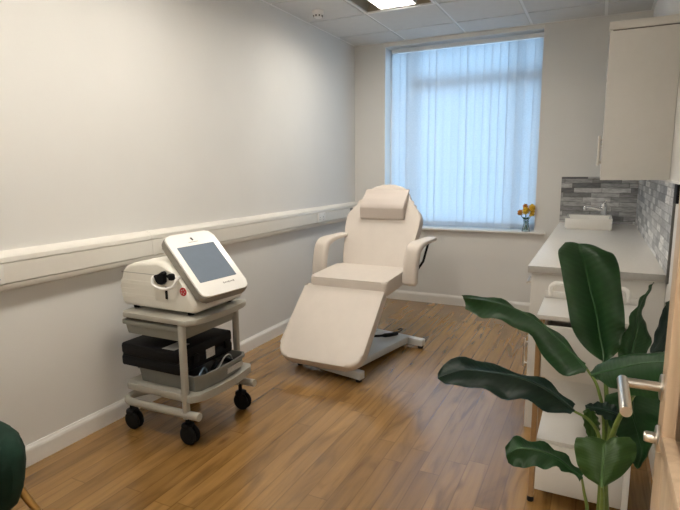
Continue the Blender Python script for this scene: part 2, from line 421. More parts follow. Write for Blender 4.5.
# sill board with rounded nose
bm = BM(); add_box(bm, WX0, WX1, D, D + .20, WZ0 - .02, WZ0)
add_box(bm, WX0 - .06, WX1 + .10, D - .045, D + .001, WZ0 - .022, WZ0, bev=.006)
ob('trim_2', bm, 'white', kind=S)
# white reveal lining of the opening, seen at the head and the left side
bm = BM(); add_box(bm, WX0, WX0 + .004, D, D + .20, WZ0, WZ1); add_box(bm, WX1 - .004, WX1, D, D + .20, WZ0, WZ1); add_box(bm, WX0, WX1, D, D + .20, WZ1 - .004, WZ1)
add_box(bm, WX0 - .012, WX1, D - .006, D + .002, WZ1 - .006, WZ1 + .028)
ob('trim_3', bm, 'white', kind=S, smooth=0)
# dado trunking along the left wall
prof = [(0, .872), (.026, .874), (.044, .882), (.050, .896), (.051, .908), (.040, .9095), (.040, .9125), (.053, .914), (.053, 1.001), (.040, 1.0025), (.040, 1.0065), (.051, 1.008), (.048, 1.028), (.036, 1.042), (.020, 1.050), (0, 1.054)]
def trunk_run(name, a, b, grow=0):
    bm = BM()
    A = [bm.verts.new((x + grow * (x > 0), a, z + grow * (1 if z > .96 else -1))) for x, z in prof]; B = [bm.verts.new((v.co.x, b, v.co.z)) for v in A]
    k = len(A); bm.faces.new(A); bm.faces.new(B[::-1])
    for i in range(k): bm.faces.new((A[i], B[i], B[(i + 1) % k], A[(i + 1) % k]))
    return bm
ob('trim_4', trunk_run('t', NEAR + .01, 2.262), 'trunk', kind=S, smooth=30)
ob('trim_5', trunk_run('t', 2.302, 5.27), 'trunk', kind=S, smooth=30)
ob('trim_6', trunk_run('t', 2.260, 2.304, .002), 'trunk', kind=S, smooth=30)
# mosaic backsplash
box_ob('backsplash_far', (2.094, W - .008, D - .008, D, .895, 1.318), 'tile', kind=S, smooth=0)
box_ob('backsplash_right', (W - .008, W, 2.815, D, .895, 1.325), 'tile_lit', kind=S, smooth=0)
bm = BM(); add_box(bm, W - .010, W, 2.795, 2.815, .865, 1.325, mi=0)
ob('trim_7', bm, 'trim_shaded', kind=S, smooth=0)
box_ob('trim_8', (W - .011, W, 2.66, D, 1.325, 1.337), 'white', kind=S, smooth=0)
tag(box_ob('wall_box', (W - .012, W, 2.700, 2.785, 1.240, 1.324), 'black', bev=.003),
    'small black box on the right wall at the near end of the mosaic tiles', 'wall box')
# door leaf, open against the right wall
door = bpy.data.objects.new('door_1', None); COL.objects.link(door); WLOC[door] = Vector((2.59, .36, 0)); door.location = WLOC[door]; door['kind'] = S
X0, X1 = 2.544, 2.588; YA, YB = .36, 1.205
bm = BM()
add_box(bm, X0, X1, YB - .125, YB, .008, 2.04, bev=.0015); add_box(bm, X0, X1, YA, YA + .125, .008, 2.04, bev=.0015)
add_box(bm, X0, X1, YA + .125, YB - .125, .008, .90, bev=.0015); add_box(bm, X0, X1, YA + .125, YB - .125, 1.84, 2.04, bev=.0015)
ob('door_leaf', bm, 'door', door)
bm = BM()
for xa, xb in ((X0 - .010, X0 + .012), (X1 - .012, X1 + .010)):
    add_box(bm, xa, xb, YB - .147, YB - .118, .885, 1.855, bev=.003); add_box(bm, xa, xb, YA + .118, YA + .147, .885, 1.855, bev=.003)
    add_box(bm, xa, xb, YA + .147, YB - .147, .885, .914, bev=.003); add_box(bm, xa, xb, YA + .147, YB - .147, 1.826, 1.855, bev=.003)
ob('glazing_bead', bm, 'door', door)
box_ob('vision_panel', (2.563, 2.569, YA + .12, YB - .12, .89, 1.85), 'glass', door, smooth=0)
bm = BM(); HY, HZ = YB - .062, .975
add_lathe(bm, [(.0, 0), (.026, 0), (.026, -.008), (.024, -.010), (0, -.010)], X0, HY, HZ, axis='x')
ob('handle_rose', bm, 'steel', door)
bm = BM()
path = smooth_path([(X0 - .008, HY, HZ), (X0 - .035, HY, HZ), (X0 - .058, HY - .002, HZ), (X0 - .064, HY - .006, HZ)], 4)
add_tube(bm, [(X0 - .008, HY, HZ), (X0 - .074, HY, HZ)], .0095, 16)
add_tube(bm, [(X0 - .074, HY + .010, HZ), (X0 - .074, HY - .143, HZ), (X0 - .074, HY - .148, HZ)], [.0105, .0105, .0095], 18)
ob('lever_handle', bm, 'steel', door)
bm = BM()
add_lathe(bm, [(0, 0), (.026, 0), (.026, -.008), (.024, -.010), (0, -.010)], X0, HY - .004, HZ - .105, axis='x')
add_lathe(bm, [(0, -.009), (.011, -.009), (.011, -.026), (.009, -.030), (0, -.030)], X0, HY - .004, HZ - .105, axis='x')
ob('thumb_turn', bm, 'steel', door)

# ================================================================== CEILING THINGS
def lamp(ix, iy, label):
    x0, y0 = GX + .6 * ix, GY + .6 * iy; x1, y1 = x0 + .6, y0 + .6; cx, cy = x0 + .3, y0 + .3
    r = root('ceiling_light', label, 'ceiling light', (cx, cy, H), 'recessed ceiling lights')
    bm = BM(); zt = H + .16
    o = [(x0 + .014, y0 + .014), (x1 - .014, y0 + .014), (x1 - .014, y1 - .014), (x0 + .014, y1 - .014)]
    i = [(x0 + .10, y0 + .10), (x1 - .10, y0 + .10), (x1 - .10, y1 - .10), (x0 + .10, y1 - .10)]
    vo = [bm.verts.new((*p, H)) for p in o]; vi = [bm.verts.new((*p, zt)) for p in i]
    for k in range(4): bm.faces.new((vo[k], vo[(k + 1) % 4], vi[(k + 1) % 4], vi[k]))
    bm.faces.new(vi)
    bmesh.ops.solidify(bm, geom=bm.faces[:], thickness=-.004)
    ob('housing_pan', bm, 'reflector', r, smooth=0)
    bm = BM()
    for a in ((x0 + .002, x0 + .020, y0 + .002, y1 - .002), (x1 - .020, x1 - .002, y0 + .002, y1 - .002), (x0 + .020, x1 - .020, y0 + .002, y0 + .020), (x0 + .020, x1 - .020, y1 - .020, y1 - .002)):
        add_box(bm, *a, H - .003, H + .012)
    ob('rim', bm, 'grid', r, smooth=0)
    bm = BM()                            # hanging basket: side shields around the diffuser
    for a in ((cx - .154, cx - .148, y0 + .05, y1 - .05), (cx + .148, cx + .154, y0 + .05, y1 - .05), (cx - .148, cx + .148, y0 + .05, y0 + .056), (cx - .148, cx + .148, y1 - .056, y1 - .05)):
        add_box(bm, *a, H + .006, H + .159)
    ob('basket', bm, 'grid', r, smooth=0)
    bm = BM(); n = 8
    prof = [(-.148 + .296 * k / n, .072 - .022 * math.sin(PI * k / n)) for k in range(n + 1)]
    A = [bm.verts.new((cx + a, y0 + .056, H + b)) for a, b in prof]; B = [bm.verts.new((cx + a, y1 - .056, H + b)) for a, b in prof]
    T = [bm.verts.new((cx + a, y, H + .082)) for a in (.148, -.148) for y in (y0 + .056, y1 - .056)]
    for k in range(n): bm.faces.new((A[k], A[k + 1], B[k + 1], B[k]))
    bm.faces.new(A + [T[0], T[2]]); bm.faces.new(B[::-1] + [T[3], T[1]]); bm.faces.new((T[0], T[1], T[3], T[2])); bm.faces.new((A[0], B[0], T[3], T[2])); bm.faces.new((A[-1], T[0], T[1], B[-1]))
    ob('diffuser', bm, 'lamp', r)
lamp(0, -2, 'recessed ceiling light with curved white diffuser above the treatment chair end of the room')
lamp(0, -5, 'recessed ceiling light over the equipment cart')
lamp(0, -7, 'unseen recessed ceiling light added nearest the doorway, above the green tub chair')  # unseen third lamp, added and placed to balance brightness
sd = root('smoke_detector', 'small round white smoke detector on the ceiling near the left wall', 'smoke detector', (.256, 3.995, H))
ob('base', add_lathe(BM(), [(0, 0), (.05, 0), (.05, -.018), (.046, -.022), (0, -.022)], .256, 3.995, H), 'white', sd)
ob('sensor_head', add_lathe(BM(), [(0, -.022), (.038, -.022), (.034, -.048), (.028, -.052), (0, -.052)], .256, 3.995, H), 'white', sd)
bm = BM()
for k in range(8):
    a = k * PI / 4; add_tube(bm, [(.256 + .033 * math.cos(a), 3.995 + .033 * math.sin(a), H - .046), (.256 + .037 * math.cos(a), 3.995 + .037 * math.sin(a), H - .034)], .006, 6)
ob('grille', bm, 'dark', sd)

# ================================================================== WINDOW THINGS
vb = root('vertical_blind', 'closed white vertical blind covering the window in the far wall', 'blind', (1.11, D + .10, WZ0))
BY = D + .105
bm = BM(); add_box(bm, WX0 + .045, WX1 - .008, BY - .028, BY + .028, WZ1 - .060, WZ1 - .018, bev=.004)
ob('headrail', bm, 'upvc', vb)
NS, sw = 19, .089
x_first, x_last = WX0 + .094, WX1 - .048
zt, zb = WZ1 - .064, WZ0 + .022
def slat_bm(x, ang):
    bm = BM(); n = 6; rows = []
    for z in (zt, (zt + zb) / 2, zb):
        row = []
        for k in range(n + 1):
            s = (k / n - .5) * sw; bow = .005 * (1 - (2 * k / n - 1) ** 2)
            row.append(bm.verts.new((x + s * math.cos(ang) - bow * math.sin(ang), BY + s * math.sin(ang) - bow * math.cos(ang), z)))
        rows.append(row)
    for a, b in zip(rows, rows[1:]):
        for k in range(n): bm.faces.new((a[k], a[k + 1], b[k + 1], b[k]))
    return bm
for k in range(NS):
    x = x_first + (x_last - x_first) * k / (NS - 1) + random.uniform(-.006, .006)
    ang = math.radians(11 + random.uniform(-8, 8) + (10 if k in (3, 8, 16) else 0))
    s = ob('slat', slat_bm(x, ang), 'blind', vb, smooth=60)
    bm = BM(); add_box(bm, x - .040 * math.cos(ang), x + .040 * math.cos(ang), BY - .0025, BY + .0025, zb + .003, zb + .038)
    bmesh.ops.rotate(bm, verts=bm.verts, cent=(x, BY, zb), matrix=Matrix.Rotation(ang, 3, 'Z'))
    ob('slat_weight', bm, 'blind', s, smooth=0)
va = root('glass_vase', 'small clear glass vase of cut flowers on the window sill', 'vase', (1.800, D - .005, WZ0))
bm = BM(); vx, vy = 1.800, D - .003
add_lathe(bm, [(0, 0), (.036, 0), (.038, .006), (.034, .030), (.024, .070), (.022, .085), (.027, .105), (.024, .104), (.0195, .085), (.021, .068), (.031, .030), (.033, .010), (0, .008)], vx, vy, WZ0 + .0005)
ob('vase_body', bm, 'vase', va)
FL = [((-.006, -.012, .196), .038, 'petal', 'deep orange flower in the middle of the bunch in the glass vase'),
      ((.047, .002, .222), .040, 'petal', 'yellow orange flower highest at the right of the bunch in the glass vase'),
      ((-.060, .004, .176), .029, 'petal2', 'small amber flower lowest at the left side of the glass vase'),
      ((.052, -.012, .172), .030, 'petal', 'yellow orange flower lowest at the right side of the glass vase'),
      ((-.014, .010, .238), .028, 'petal2', 'small amber flower at the top left of the bunch in the glass vase')]
for q, (off, r0, mt, lb) in enumerate(FL):
    c = Vector((vx + off[0], vy + off[1], WZ0 + off[2]))
    fr = root('cut_flower', lb, 'flower', (vx, vy, WZ0 + .012), 'flowers in the glass vase')
    foot = Vector((vx - off[0] * .35 + .004 * q - .008, vy - .004 * q + .008, WZ0 + .014)); neck = Vector((vx + off[0] * .18, vy + off[1] * .2, WZ0 + .095))
    ob('stem', add_tube(BM(), smooth_path([foot, neck, c - Vector((0, 0, .008))], 5), .0028, 6), 'stem', fr)
    bm = BM(); rnd = random.Random(q); R0 = r0 * .95
    bmesh.ops.create_icosphere(bm, subdivisions=3, radius=R0 * .72, matrix=Matrix.Translation(c))
    for v in bm.verts: v.co = c + (v.co - c) * (1 + .18 * rnd.uniform(-1, 1))
    for k in range(70):                   # overlapping petals all round the head
        zz = 1 - 1.75 * (k + .5) / 70; rr = math.sqrt(max(0, 1 - zz * zz)); a = k * 2.39996
        d = Vector((rr * math.cos(a), rr * math.sin(a), zz)); e1 = d.cross(Vector((0, 0, 1.01))).normalized(); e2 = d.cross(e1).normalized()
        o1 = c + d * R0 * .55; L = R0 * .62; w_ = L * .45
        lean = (d + e2 * rnd.uniform(-.5, .5) + e1 * rnd.uniform(-.4, .4)).normalized()
        bm.faces.new([bm.verts.new(v) for v in (o1, o1 + lean * L * .5 + e1 * w_, o1 + lean * L + e1 * w_ * .5, o1 + lean * L - e1 * w_ * .5, o1 + lean * L * .5 - e1 * w_)])
    ob('bloom', bm, mt, fr, smooth=0)
    if q in (0, 2, 4):
        bm = BM(); p = neck + Vector((0, -.006, .02)); d = Vector((.03 * (1 if q else -1), -.008, .022)); s_ = Vector((.004, .0, .012))
        bm.faces.new([bm.verts.new(v) for v in (p, p + d * .5 - s_, p + d, p + d * .5 + s_)]); bmesh.ops.solidify(bm, geom=bm.faces[:], thickness=.001)
        ob('leaf', bm, 'stem', fr, smooth=0)

# sockets in the trunking
def socket(yc, label, ln=.146):
    r = root('power_socket', label, 'socket', (.053, yc, .93), 'power sockets in the wall trunking')
    box_ob('face_plate', (.0525, .061, yc - ln / 2, yc + ln / 2, .913, 1.003), 'white', r, bev=.003)
    for s in (-1, 1):
        cy = yc + s * ln / 4
        box_ob('rocker_switch', (.060, .064, cy + .012 * s - .006, cy + .012 * s + .006, .975, .993), 'creamlt', r, bev=.0015)
        bm = BM()
        add_box(bm, .0605, .0616, cy - .003, cy + .003, .953, .964); add_box(bm, .0605, .0616, cy - .015, cy - .008, .934, .939); add_box(bm, .0605, .0616, cy + .008, cy + .015, .934, .939)
        ob('pin_holes', bm, 'dark', r, smooth=0)
socket(1.312, 'white double power socket in the wall trunking at the left edge of the photo')
socket(4.375, 'white double power socket in the wall trunking behind the treatment chair')
box_ob('cable_outlet', (.0525, .060, 5.03, 5.085, .915, 1.001), 'greyplastic', label='narrow grey outlet plate at the far end of the wall trunking', cat='outlet', bev=.002)

# ================================================================== COUNTER
CY0 = 2.832; CX = 2.098
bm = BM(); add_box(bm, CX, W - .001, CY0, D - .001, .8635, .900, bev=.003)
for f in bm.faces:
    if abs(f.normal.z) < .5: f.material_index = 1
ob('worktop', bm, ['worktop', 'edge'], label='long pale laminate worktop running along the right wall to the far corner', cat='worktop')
def base_unit(y0, y1, label, n, end):
    r = root('base_cabinet', label, 'cabinet', (2.42, (y0 + y1) / 2, 0), 'base cabinets under the worktop')
    bm = BM(); add_box(bm, 2.138, W - .003, y0 + .018 * end, y1, .10, .863, bev=.001); ob('carcass', bm, 'cab', r)
    if end: box_ob('end_panel', (2.116, W - .003, y0, y0 + .018, .0, .863), 'cab', r, bev=.001)
    box_ob('plinth', (2.165, W - .05, y0 + .018 * end, y1, 0, .10), 'cab', r)
    if n:
        dr = box_ob('drawer_front', (2.119, 2.137, y0 + .020, y1 - .002, .715, .858), 'cab', r, bev=.0015)
        bm = BM(); yc = y0 + .10
        add_tube(bm, [(2.088, yc - .02, .790), (2.088, yc + .14, .790)], .006, 10); add_tube(bm, [(2.088, yc, .790), (2.120, yc, .790)], .005, 8); add_tube(bm, [(2.088, yc + .12, .790), (2.120, yc + .12, .790)], .005, 8)
        ob('bar_handle', bm, 'steel', dr)
        z1 = .710
    else: z1 = .858
    dr = box_ob('door', (2.119, 2.137, y0 + .020, y1 - .002, .105, z1), 'cab', r, bev=.0015)
    bm = BM(); yc = y0 + .085; za, zb_ = (.315, .475) if n else (.62, .78)
    add_tube(bm, [(2.088, yc, za), (2.088, yc, zb_)], .006, 10)
    for z in (za + .02, zb_ - .02): add_tube(bm, [(2.088, yc, z), (2.120, yc, z)], .005, 8)
    ob('bar_handle', bm, 'steel', dr)
base_unit(2.850, 3.450, 'white base cabinet at the near end of the worktop, behind the white trolley', 1, 1)
base_unit(3.452, 4.052, 'white base cabinet second from the near end of the worktop', 0, 0)
base_unit(4.054, 4.654, 'white base cabinet third from the near end of the worktop', 0, 0)
base_unit(4.656, D - .003, 'white base cabinet under the basin in the far corner', 0, 0)
# basin with raised sides
sk = root('counter_basin', 'white rectangular basin standing on the far end of the worktop', 'sink', (2.34, 4.85, .9))
bm = BM(); sx0, sx1, sy0, sy1, sz = 2.170, 2.520, 4.680, 5.130, .992
def ring(pts, z): return [bm.verts.new((x, y, z)) for x, y in pts]
def rr4(i, q): return rrect(sx1 - sx0 - 2 * i, sy1 - sy0 - 2 * i, q * .6, 4, (sx0 + sx1) / 2, (sy0 + sy1) / 2)
rings = [ring(rr4(.010, .012), .901), ring(rr4(.0, .014), .915), ring(rr4(0, .014), sz - .003), ring(rr4(.003, .012), sz)]
inn = [(x, y if y < 4.99 else min(y, 5.02)) for x, y in rr4(.014, .02)]
rings += [ring(inn, sz), ring([(2.345 + (x - 2.345) * .97, 4.87 + (y - 4.87) * .97) for x, y in inn], sz - .01), ring([(2.345 + (x - 2.345) * .85, 4.86 + (y - 4.86) * .85) for x, y in inn], .925)]
for a, b in zip(rings, rings[1:]):
    for k in range(len(a)): bm.faces.new((a[k], a[(k + 1) % len(a)], b[(k + 1) % len(a)], b[k]))
bm.faces.new(rings[0][::-1]); bm.faces.new(rings[-1])
ob('bowl', bm, 'ceramic', sk)
ob('drain', add_lathe(BM(), [(0, .0), (.022, 0), (.022, .003), (0, .004)], 2.345, 4.86, .925), 'chrome', sk)
tp = root('mixer_tap', 'chrome mixer tap standing on the back of the white basin', 'tap', (2.43, 5.075, .988))
tx, ty = 2.455, 5.074
ob('tap_body', add_lathe(BM(), [(0, .0), (.032, 0), (.032, .006), (.026, .010), (.025, .070), (.027, .082), (.024, .096), (0, .098)], tx, ty, .992), 'chrome', tp)
ob('spout', add_tube(BM(), smooth_path([(tx, ty, 1.038), (tx - .05, ty - .02, 1.052), (tx - .12, ty - .045, 1.066), (tx - .143, ty - .052, 1.062), (tx - .146, ty - .053, 1.042)], 5), [.019] * 8 + [.016] * 13, 12), 'chrome', tp)
ob('tap_lever', add_tube(BM(), [(tx, ty, 1.085), (tx + .004, ty - .01, 1.104), (tx + .012, ty - .060, 1.120)], [.016, .013, .007], 10), 'chrome', tp)
# wall cabinets
def wall_unit(y0, y1, label, end):
    r = root('wall_cabinet', label, 'cabinet', (2.57, (y0 + y1) / 2, 1.34), 'white wall cabinets above the worktop')
    box_ob('carcass', (2.427, W - .002, y0 + .018 * end, y1, 1.338, 2.078), 'cab', r, bev=.001)
    if end: box_ob('end_panel', (2.407, W - .002, y0, y0 + .018, 1.335, 2.078), 'cab', r, bev=.001)
    box_ob('shadow_gap', (2.420, W - .002, y0 + .006, y1, 2.078, 2.084), 'cabgap', r)
    box_ob('top_panel', (2.403, W - .002, y0 - .004, y1, 2.084, 2.122), 'cab', r, bev=.0015)
    d = box_ob('door', (2.408, 2.426, y0 + .0195 * end + .001, y1 - .002, 1.337, 2.076), 'cab', r, bev=.0015)
    bm = BM(); yc = y0 + .055
    add_tube(bm, [(2.390, yc, 1.415), (2.390, yc, 1.565)], .0065, 10)
    for z in (1.43, 1.545): add_tube(bm, [(2.390, yc, z), (2.409, yc, z)], .005, 8)
    ob('bar_handle', bm, 'steel', d)
wall_unit(3.105, 3.705, 'white wall cabinet nearest the camera, its bare end panel facing the door', 1)
wall_unit(3.707, 4.307, 'white wall cabinet second from the door side above the worktop', 0)
wall_unit(4.309, 4.909, 'white wall cabinet third from the door side, above the basin', 0)

# ================================================================== TREATMENT CHAIR
ch = root('treatment_chair', 'beige padded reclining treatment chair with armrests in front of the window', 'chair', (.86, 3.48, 0))
cx = .80
EX = Vector((1, 0, 0))
def padded(name, outline, t, o, ex, ey, m='vinyl', bev=.02, par=ch, seg=4):
    return ob(name, add_slab(BM(), outline, t, o, ex, ey, bev=bev, seg=seg), m, par, smooth=50)
# seat pad
padded('seat', rrect(.615, .50, .035, 6), .105, (cx - .005, 3.615, .520), (1, 0, 0), (0, 1, .045), bev=.022)
# footrest slopes down towards the camera; its pad's top face
fd = Vector((0, -.46, -.42)).normalized()
fw = fd.cross(EX).normalized()           # points up and forward
o_ = Vector((cx - .028, 3.374, .558))
# thickness grows along ex x ey; flip ex so the top face keeps its place
padded('footrest', [(x, y + .3125) for x, y in rrect(.64, .625, (.11, .11, .02, .02), 8)], .075, o_ - fw * .075, (1, 0, 0), fd, bev=.020) if EX.cross(fd).dot(fw) > 0 else padded('footrest', [(x, y + .3125) for x, y in rrect(.64, .625, (.11, .11, .02, .02), 8)], .075, o_, (1, 0, 0), fd, bev=.020)
# backrest: head, neck and shoulders in one outline
half = [(.275, 0), (.288, .10), (.304, .22), (.324, .36), (.333, .43), (.331, .462), (.315, .500), (.285, .530), (.255, .556), (.230, .582), (.214, .612), (.200, .648), (.184, .680), (.160, .712), (.122, .735), (.06, .746), (0, .748)]
outl = half + [(-x, y) for x, y in half[-2::-1]]
bd = Vector((0, .345, .64)).normalized(); bn = Vector((0, -bd.z, bd.y))   # bn faces the sitter
bo = Vector((cx + .004, 3.845, .615))
sgn = EX.cross(bd).dot(bn)
padded('backrest', outl, .085, bo - bn * .085 if sgn > 0 else bo, (1, 0, 0), bd, bev=.022)
# head pillow: wedge, thin at the top, deep lower face
bm = BM(); prof = [(.425, .0), (.425, .022), (.500, .070), (.530, .070), (.590, .052), (.650, .026), (.700, .010), (.704, .0)]
pts = [bo + bd * a + bn * (b + .001) for a, b in prof]
A = [bm.verts.new(p - EX * .195) for p in pts]; B = [bm.verts.new(p + EX * .195) for p in pts]
bm.faces.new(A); bm.faces.new(B[::-1])
for k in range(len(A)): bm.faces.new((A[k], A[(k + 1) % len(A)], B[(k + 1) % len(A)], B[k]))
bmesh.ops.recalc_face_normals(bm, faces=bm.faces)
bmesh.ops.bevel(bm, geom=[e for e in bm.edges], offset=.010, segments=3, profile=.5, affect='EDGES')
ob('head_pillow', bm, 'vinyl_shaded', ch, smooth=50)
# armrests: a pad that runs forward and turns down at the front
def armrest(sx):
    xi = cx + .004 + sx * .383
    sp = smooth_path([(xi + .062, 4.00, .858), (xi + .050, 3.91, .856), (xi + .030, 3.78, .846), (xi + .012, 3.705, .818), (xi + .005, 3.675, .76), (xi, 3.655, .66), (xi - .003, 3.650, .545)], 7)
    bm = BM(); rings = []
    for i, p in enumerate(sp):
        d = (sp[min(i + 1, len(sp) - 1)] - sp[max(i - 1, 0)]).normalized()
        e1 = (EX - d * EX.dot(d)).normalized(); e2 = d.cross(e1).normalized()
        u = i / (len(sp) - 1)
        w = .082 + .030 * min(1, u * 2.2); t = .030 + .045 * min(1, max(0, (u - .25) * 3))
        if i in (0, len(sp) - 1): w *= .8; t *= .6
        rings.append([bm.verts.new(p + e1 * x + e2 * y) for x, y in rrect(w, t, min(w, t) * .32, 4)])
    for a, b in zip(rings, rings[1:]):
        for k in range(len(a)): bm.faces.new((a[k], a[(k + 1) % len(a)], b[(k + 1) % len(a)], b[k]))
    bm.faces.new(rings[0][::-1]); bm.faces.new(rings[-1])
    arm = ob('armrest', bm, 'vinyl', ch, smooth=60)
    if sx < 0: return
    bm = BM(); add_tube(bm, [(xi + .05 + sx * .012, 3.90, .848), (xi + .03 + sx * .012, 3.83, .70), (xi - sx * .06, 3.78, .535)], .009, 8)
    ob('arm_bracket', bm, 'black', arm)
armrest(-1); armrest(1)
# frame under the pads
bm = BM()
add_box(bm, cx - .23, cx + .23, 3.42, 3.86, .480, .520, bev=.004)
ob('seat_frame', bm, 'silver', ch)
for s in (-1, 1):
    tube_ob('hinge_bracket', [(cx + s * .20, 3.84, .50), (cx + s * .20, 3.905, .60), (cx + s * .20, 4.02, .80)], .014, 'silver', ch, n=8)
    tube_ob('hinge_bracket', [(cx + s * .20, 3.44, .50), (cx + s * .20, 3.41, .47), (cx + s * .20, 3.20, .30)], .012, 'silver', ch, n=8)
# base: two crossbars joined by a wide beam, turned a little to the right
ca = .205; bw = Vector((math.sin(ca), math.cos(ca), 0)); bu = Vector((math.cos(ca), -math.sin(ca), 0)); b0 = Vector((.87, 3.49, 0))
def base_box(bm, u0, u1, w0, w1, z0, z1, bev=.004):
    t = BM(); add_box(t, u0, u1, w0, w1, z0, z1, bev=bev)
    vm = {v: bm.verts.new(b0 + bu * v.co.x + bw * v.co.y + Vector((0, 0, v.co.z))) for v in t.verts}
    for f in t.faces: bm.faces.new([vm[v] for v in f.verts])
    t.free()
bm = BM(); base_box(bm, -.120, .165, -.39, .40, .028, .080); ob('base_beam', bm, 'silver', ch)
for w_ in (-.415, .42):
    bm = BM(); base_box(bm, -.295, .290, w_ - .028, w_ + .028, .022, .074)
    cbar = ob('crossbar', bm, 'silver', ch)
    for s in (-.265, .262):
        p = b0 + bu * s + bw * w_
        ob('rubber_foot', add_lathe(BM(), [(0, .0), (.020, 0), (.022, .012), (.018, .0225), (0, .0225)], p.x, p.y, 0), 'rubber', cbar)
bm = BM(); base_box(bm, -.150, -.010, -.22, .06, .080, .28); base_box(bm, -.140, -.020, -.18, .04, .28, .481)
ob('lift_column', bm, 'silver', ch)
bm = BM(); q = lambda u, w, z: b0 + bu * u + bw * w + Vector((0, 0, z))
add_tube(bm, smooth_path([q(-.06, .14, .11), q(.00, .20, .105), q(.05, .29, .10), q(.075, .37, .098)], 5), [.010] * 8 + [.016] * 8, 10)
ob('foot_pedal', bm, 'black', ch)
bm = BM(); add_tube(bm, smooth_path([q(.075, .37, .104), q(.10, .40, .120), q(.085, .425, .125), q(.05, .42, .112)], 4), .005, 8)
ob('pedal_loop', bm, 'black', ch)

# ================================================================== UTILITY CART
ct = root('utility_cart', 'putty coloured equipment cart on black castors against the left wall', 'cart', (.37, 2.15, 0))
def shelf_outline(x0, x1, y0, y1, bulge):
    o = [(x0, y0)]; n = 14
    o = [(x0 + .03, y0), (x0, y0 + .03), (x0, y1 - .03), (x0 + .03, y1)]
    for k in range(n + 1):
        t = 1 - k / n; o.append((x1 + bulge * math.sin(PI * t) - .02 * (1 if k in (0, n) else 0), y0 + (y1 - y0) * t))
    return o[::-1]
ob('top_shelf', add_slab(BM(), shelf_outline(.168, .645, 1.885, 2.378, .030), .030, (0, 0, .645), (1, 0, 0), (0, 1, 0), bev=.008, seg=2), 'putty', ct)
ob('lower_shelf', add_slab(BM(), shelf_outline(.150, .640, 1.895, 2.41, .032), .042, (0, 0, .236), (1, 0, 0), (0, 1, 0), bev=.010, seg=2), 'putty', ct)
for (px, py) in ((.580, 1.905), (.552, 2.372), (.190, 2.372)):
    bm = BM(); add_slab(bm, rrect(.034, .034, .012, 4), .50 if px > .3 else .50, (px, py, .150), (1, 0, 0), (0, 1, 0), bev=.001)
    ob('post', bm, 'putty', ct)
for yy in (1.905, 2.380):
    s = 1 if yy < 2 else -1
    p = smooth_path([(.25, yy + s * .10, .205), (.175, yy + s * .07, .185), (.140, yy + s * .035, .172), (.165, yy + s * .004, .165), (.22, yy, .165), (.45, yy, .168), (.665, yy, .172)], 6)
    ob('side_rail', add_tube(BM(), p, .021, 14), 'putty', ct)
def castor(x, y):
    fk = BM(); add_tube(fk, [(x, y, .112), (x, y, .160)], .011, 10)
    add_box(fk, x - .024, x + .030, y - .029, y + .029, .078, .116, bev=.014)
    fk = ob('caster', fk, 'black', ct)
    for s in (-1, 1):
        ob('wheel', add_lathe(BM(), [(0, -.010), (.040, -.010), (.049, -.006), (.052, 0), (.049, .006), (.040, .010), (0, .010)], x + .014, y + s * .016, .0522, axis='y'), 'rubber', fk)
castor(.165, 1.925); castor(.562, 1.925); castor(.565, 2.372); castor(.185, 2.360)
bm = BM(); add_box(bm, .178, .560, 1.912, 2.352, .548, .612, bev=.008)
for v in bm.verts:
    if v.co.z < .57: v.co.x += .008 * (1 if v.co.x < .3 else -1); v.co.y += .006 * (1 if v.co.y < 2.1 else -1)
dr = ob('drawer', bm, 'greylight', ct)
bm = BM(); add_box(bm, .170, .580, 1.900, 2.362, .602, .630, bev=.005); ob('drawer_rim', bm, 'greylight', dr)
bm = BM(); add_box(bm, .18, .56, 1.922, 2.352, .628, .6455); ob('runner', bm, 'black', dr)
tr = root('storage_tray', 'open grey plastic tray with a label on the lower shelf of the cart', 'tray', (.38, 2.16, .27))
bm = BM(); O = shelf_outline(.200, .634, 1.938, 2.345, .016); c0 = (.38, 2.15)
def sc(f, z): return [bm.verts.new((c0[0] + (x - c0[0]) * f, c0[1] + (y - c0[1]) * f, z)) for x, y in O]
R_ = [sc(.95, .2785), sc(.99, .350), sc(1.03, .353), sc(1.03, .3675), sc(.985, .3675), sc(.965, .358), sc(.93, .286)]
for a, b in zip(R_, R_[1:]):
    for k in range(len(a)): bm.faces.new((a[k], a[(k + 1) % len(a)], b[(k + 1) % len(a)], b[k]))
bm.faces.new(R_[0][::-1]); bm.faces.new(R_[-1])
ob('tray_body', bm, 'greyplastic', tr)
lb = BM(); add_box(lb, .636, .640, 2.165, 2.300, .303, .336)
for v in lb.verts: v.co.x += (v.co.z - .303) * .12 + .004 - .010 * abs(v.co.y - 2.14)
ob('label_strip', lb, 'label', tr, smooth=0)
cs = root('carry_case', 'black plastic carry case lying across the storage tray on the cart', 'case', (.34, 2.13, .36))
tilt = Matrix.Rotation(math.radians(.0), 3, 'Y')
bm = BM(); add_box(bm, .143, .553, 1.900, 2.335, .370, .428, bev=.012); ob('lower_shell', bm, 'black', cs)
bm = BM(); add_box(bm, .143, .553, 1.900, 2.335, .430, .497, bev=.016); ob('upper_shell', bm, 'black', cs)
bm = BM(); add_box(bm, .149, .547, 1.906, 2.329, .4265, .4315); ob('seam', bm, 'rubber', cs)
for yy in (2.02, 2.28): box_ob('latch', (.551, .564, yy - .022, yy + .022, .406, .450), 'black', cs, bev=.003)
box_ob('printed_label', (.5525, .5555, 2.105, 2.175, .398, .448), 'label', cs)
box_ob('top_plate', (.43, .51, 1.915, 2.03, .4972, .4992), 'mark', cs)
def cable(pts, r, m, label): ob('cable', add_tube(BM(), smooth_path(pts, 7), r, 8), m, label=label, cat='cable', group='cables in the cart tray')
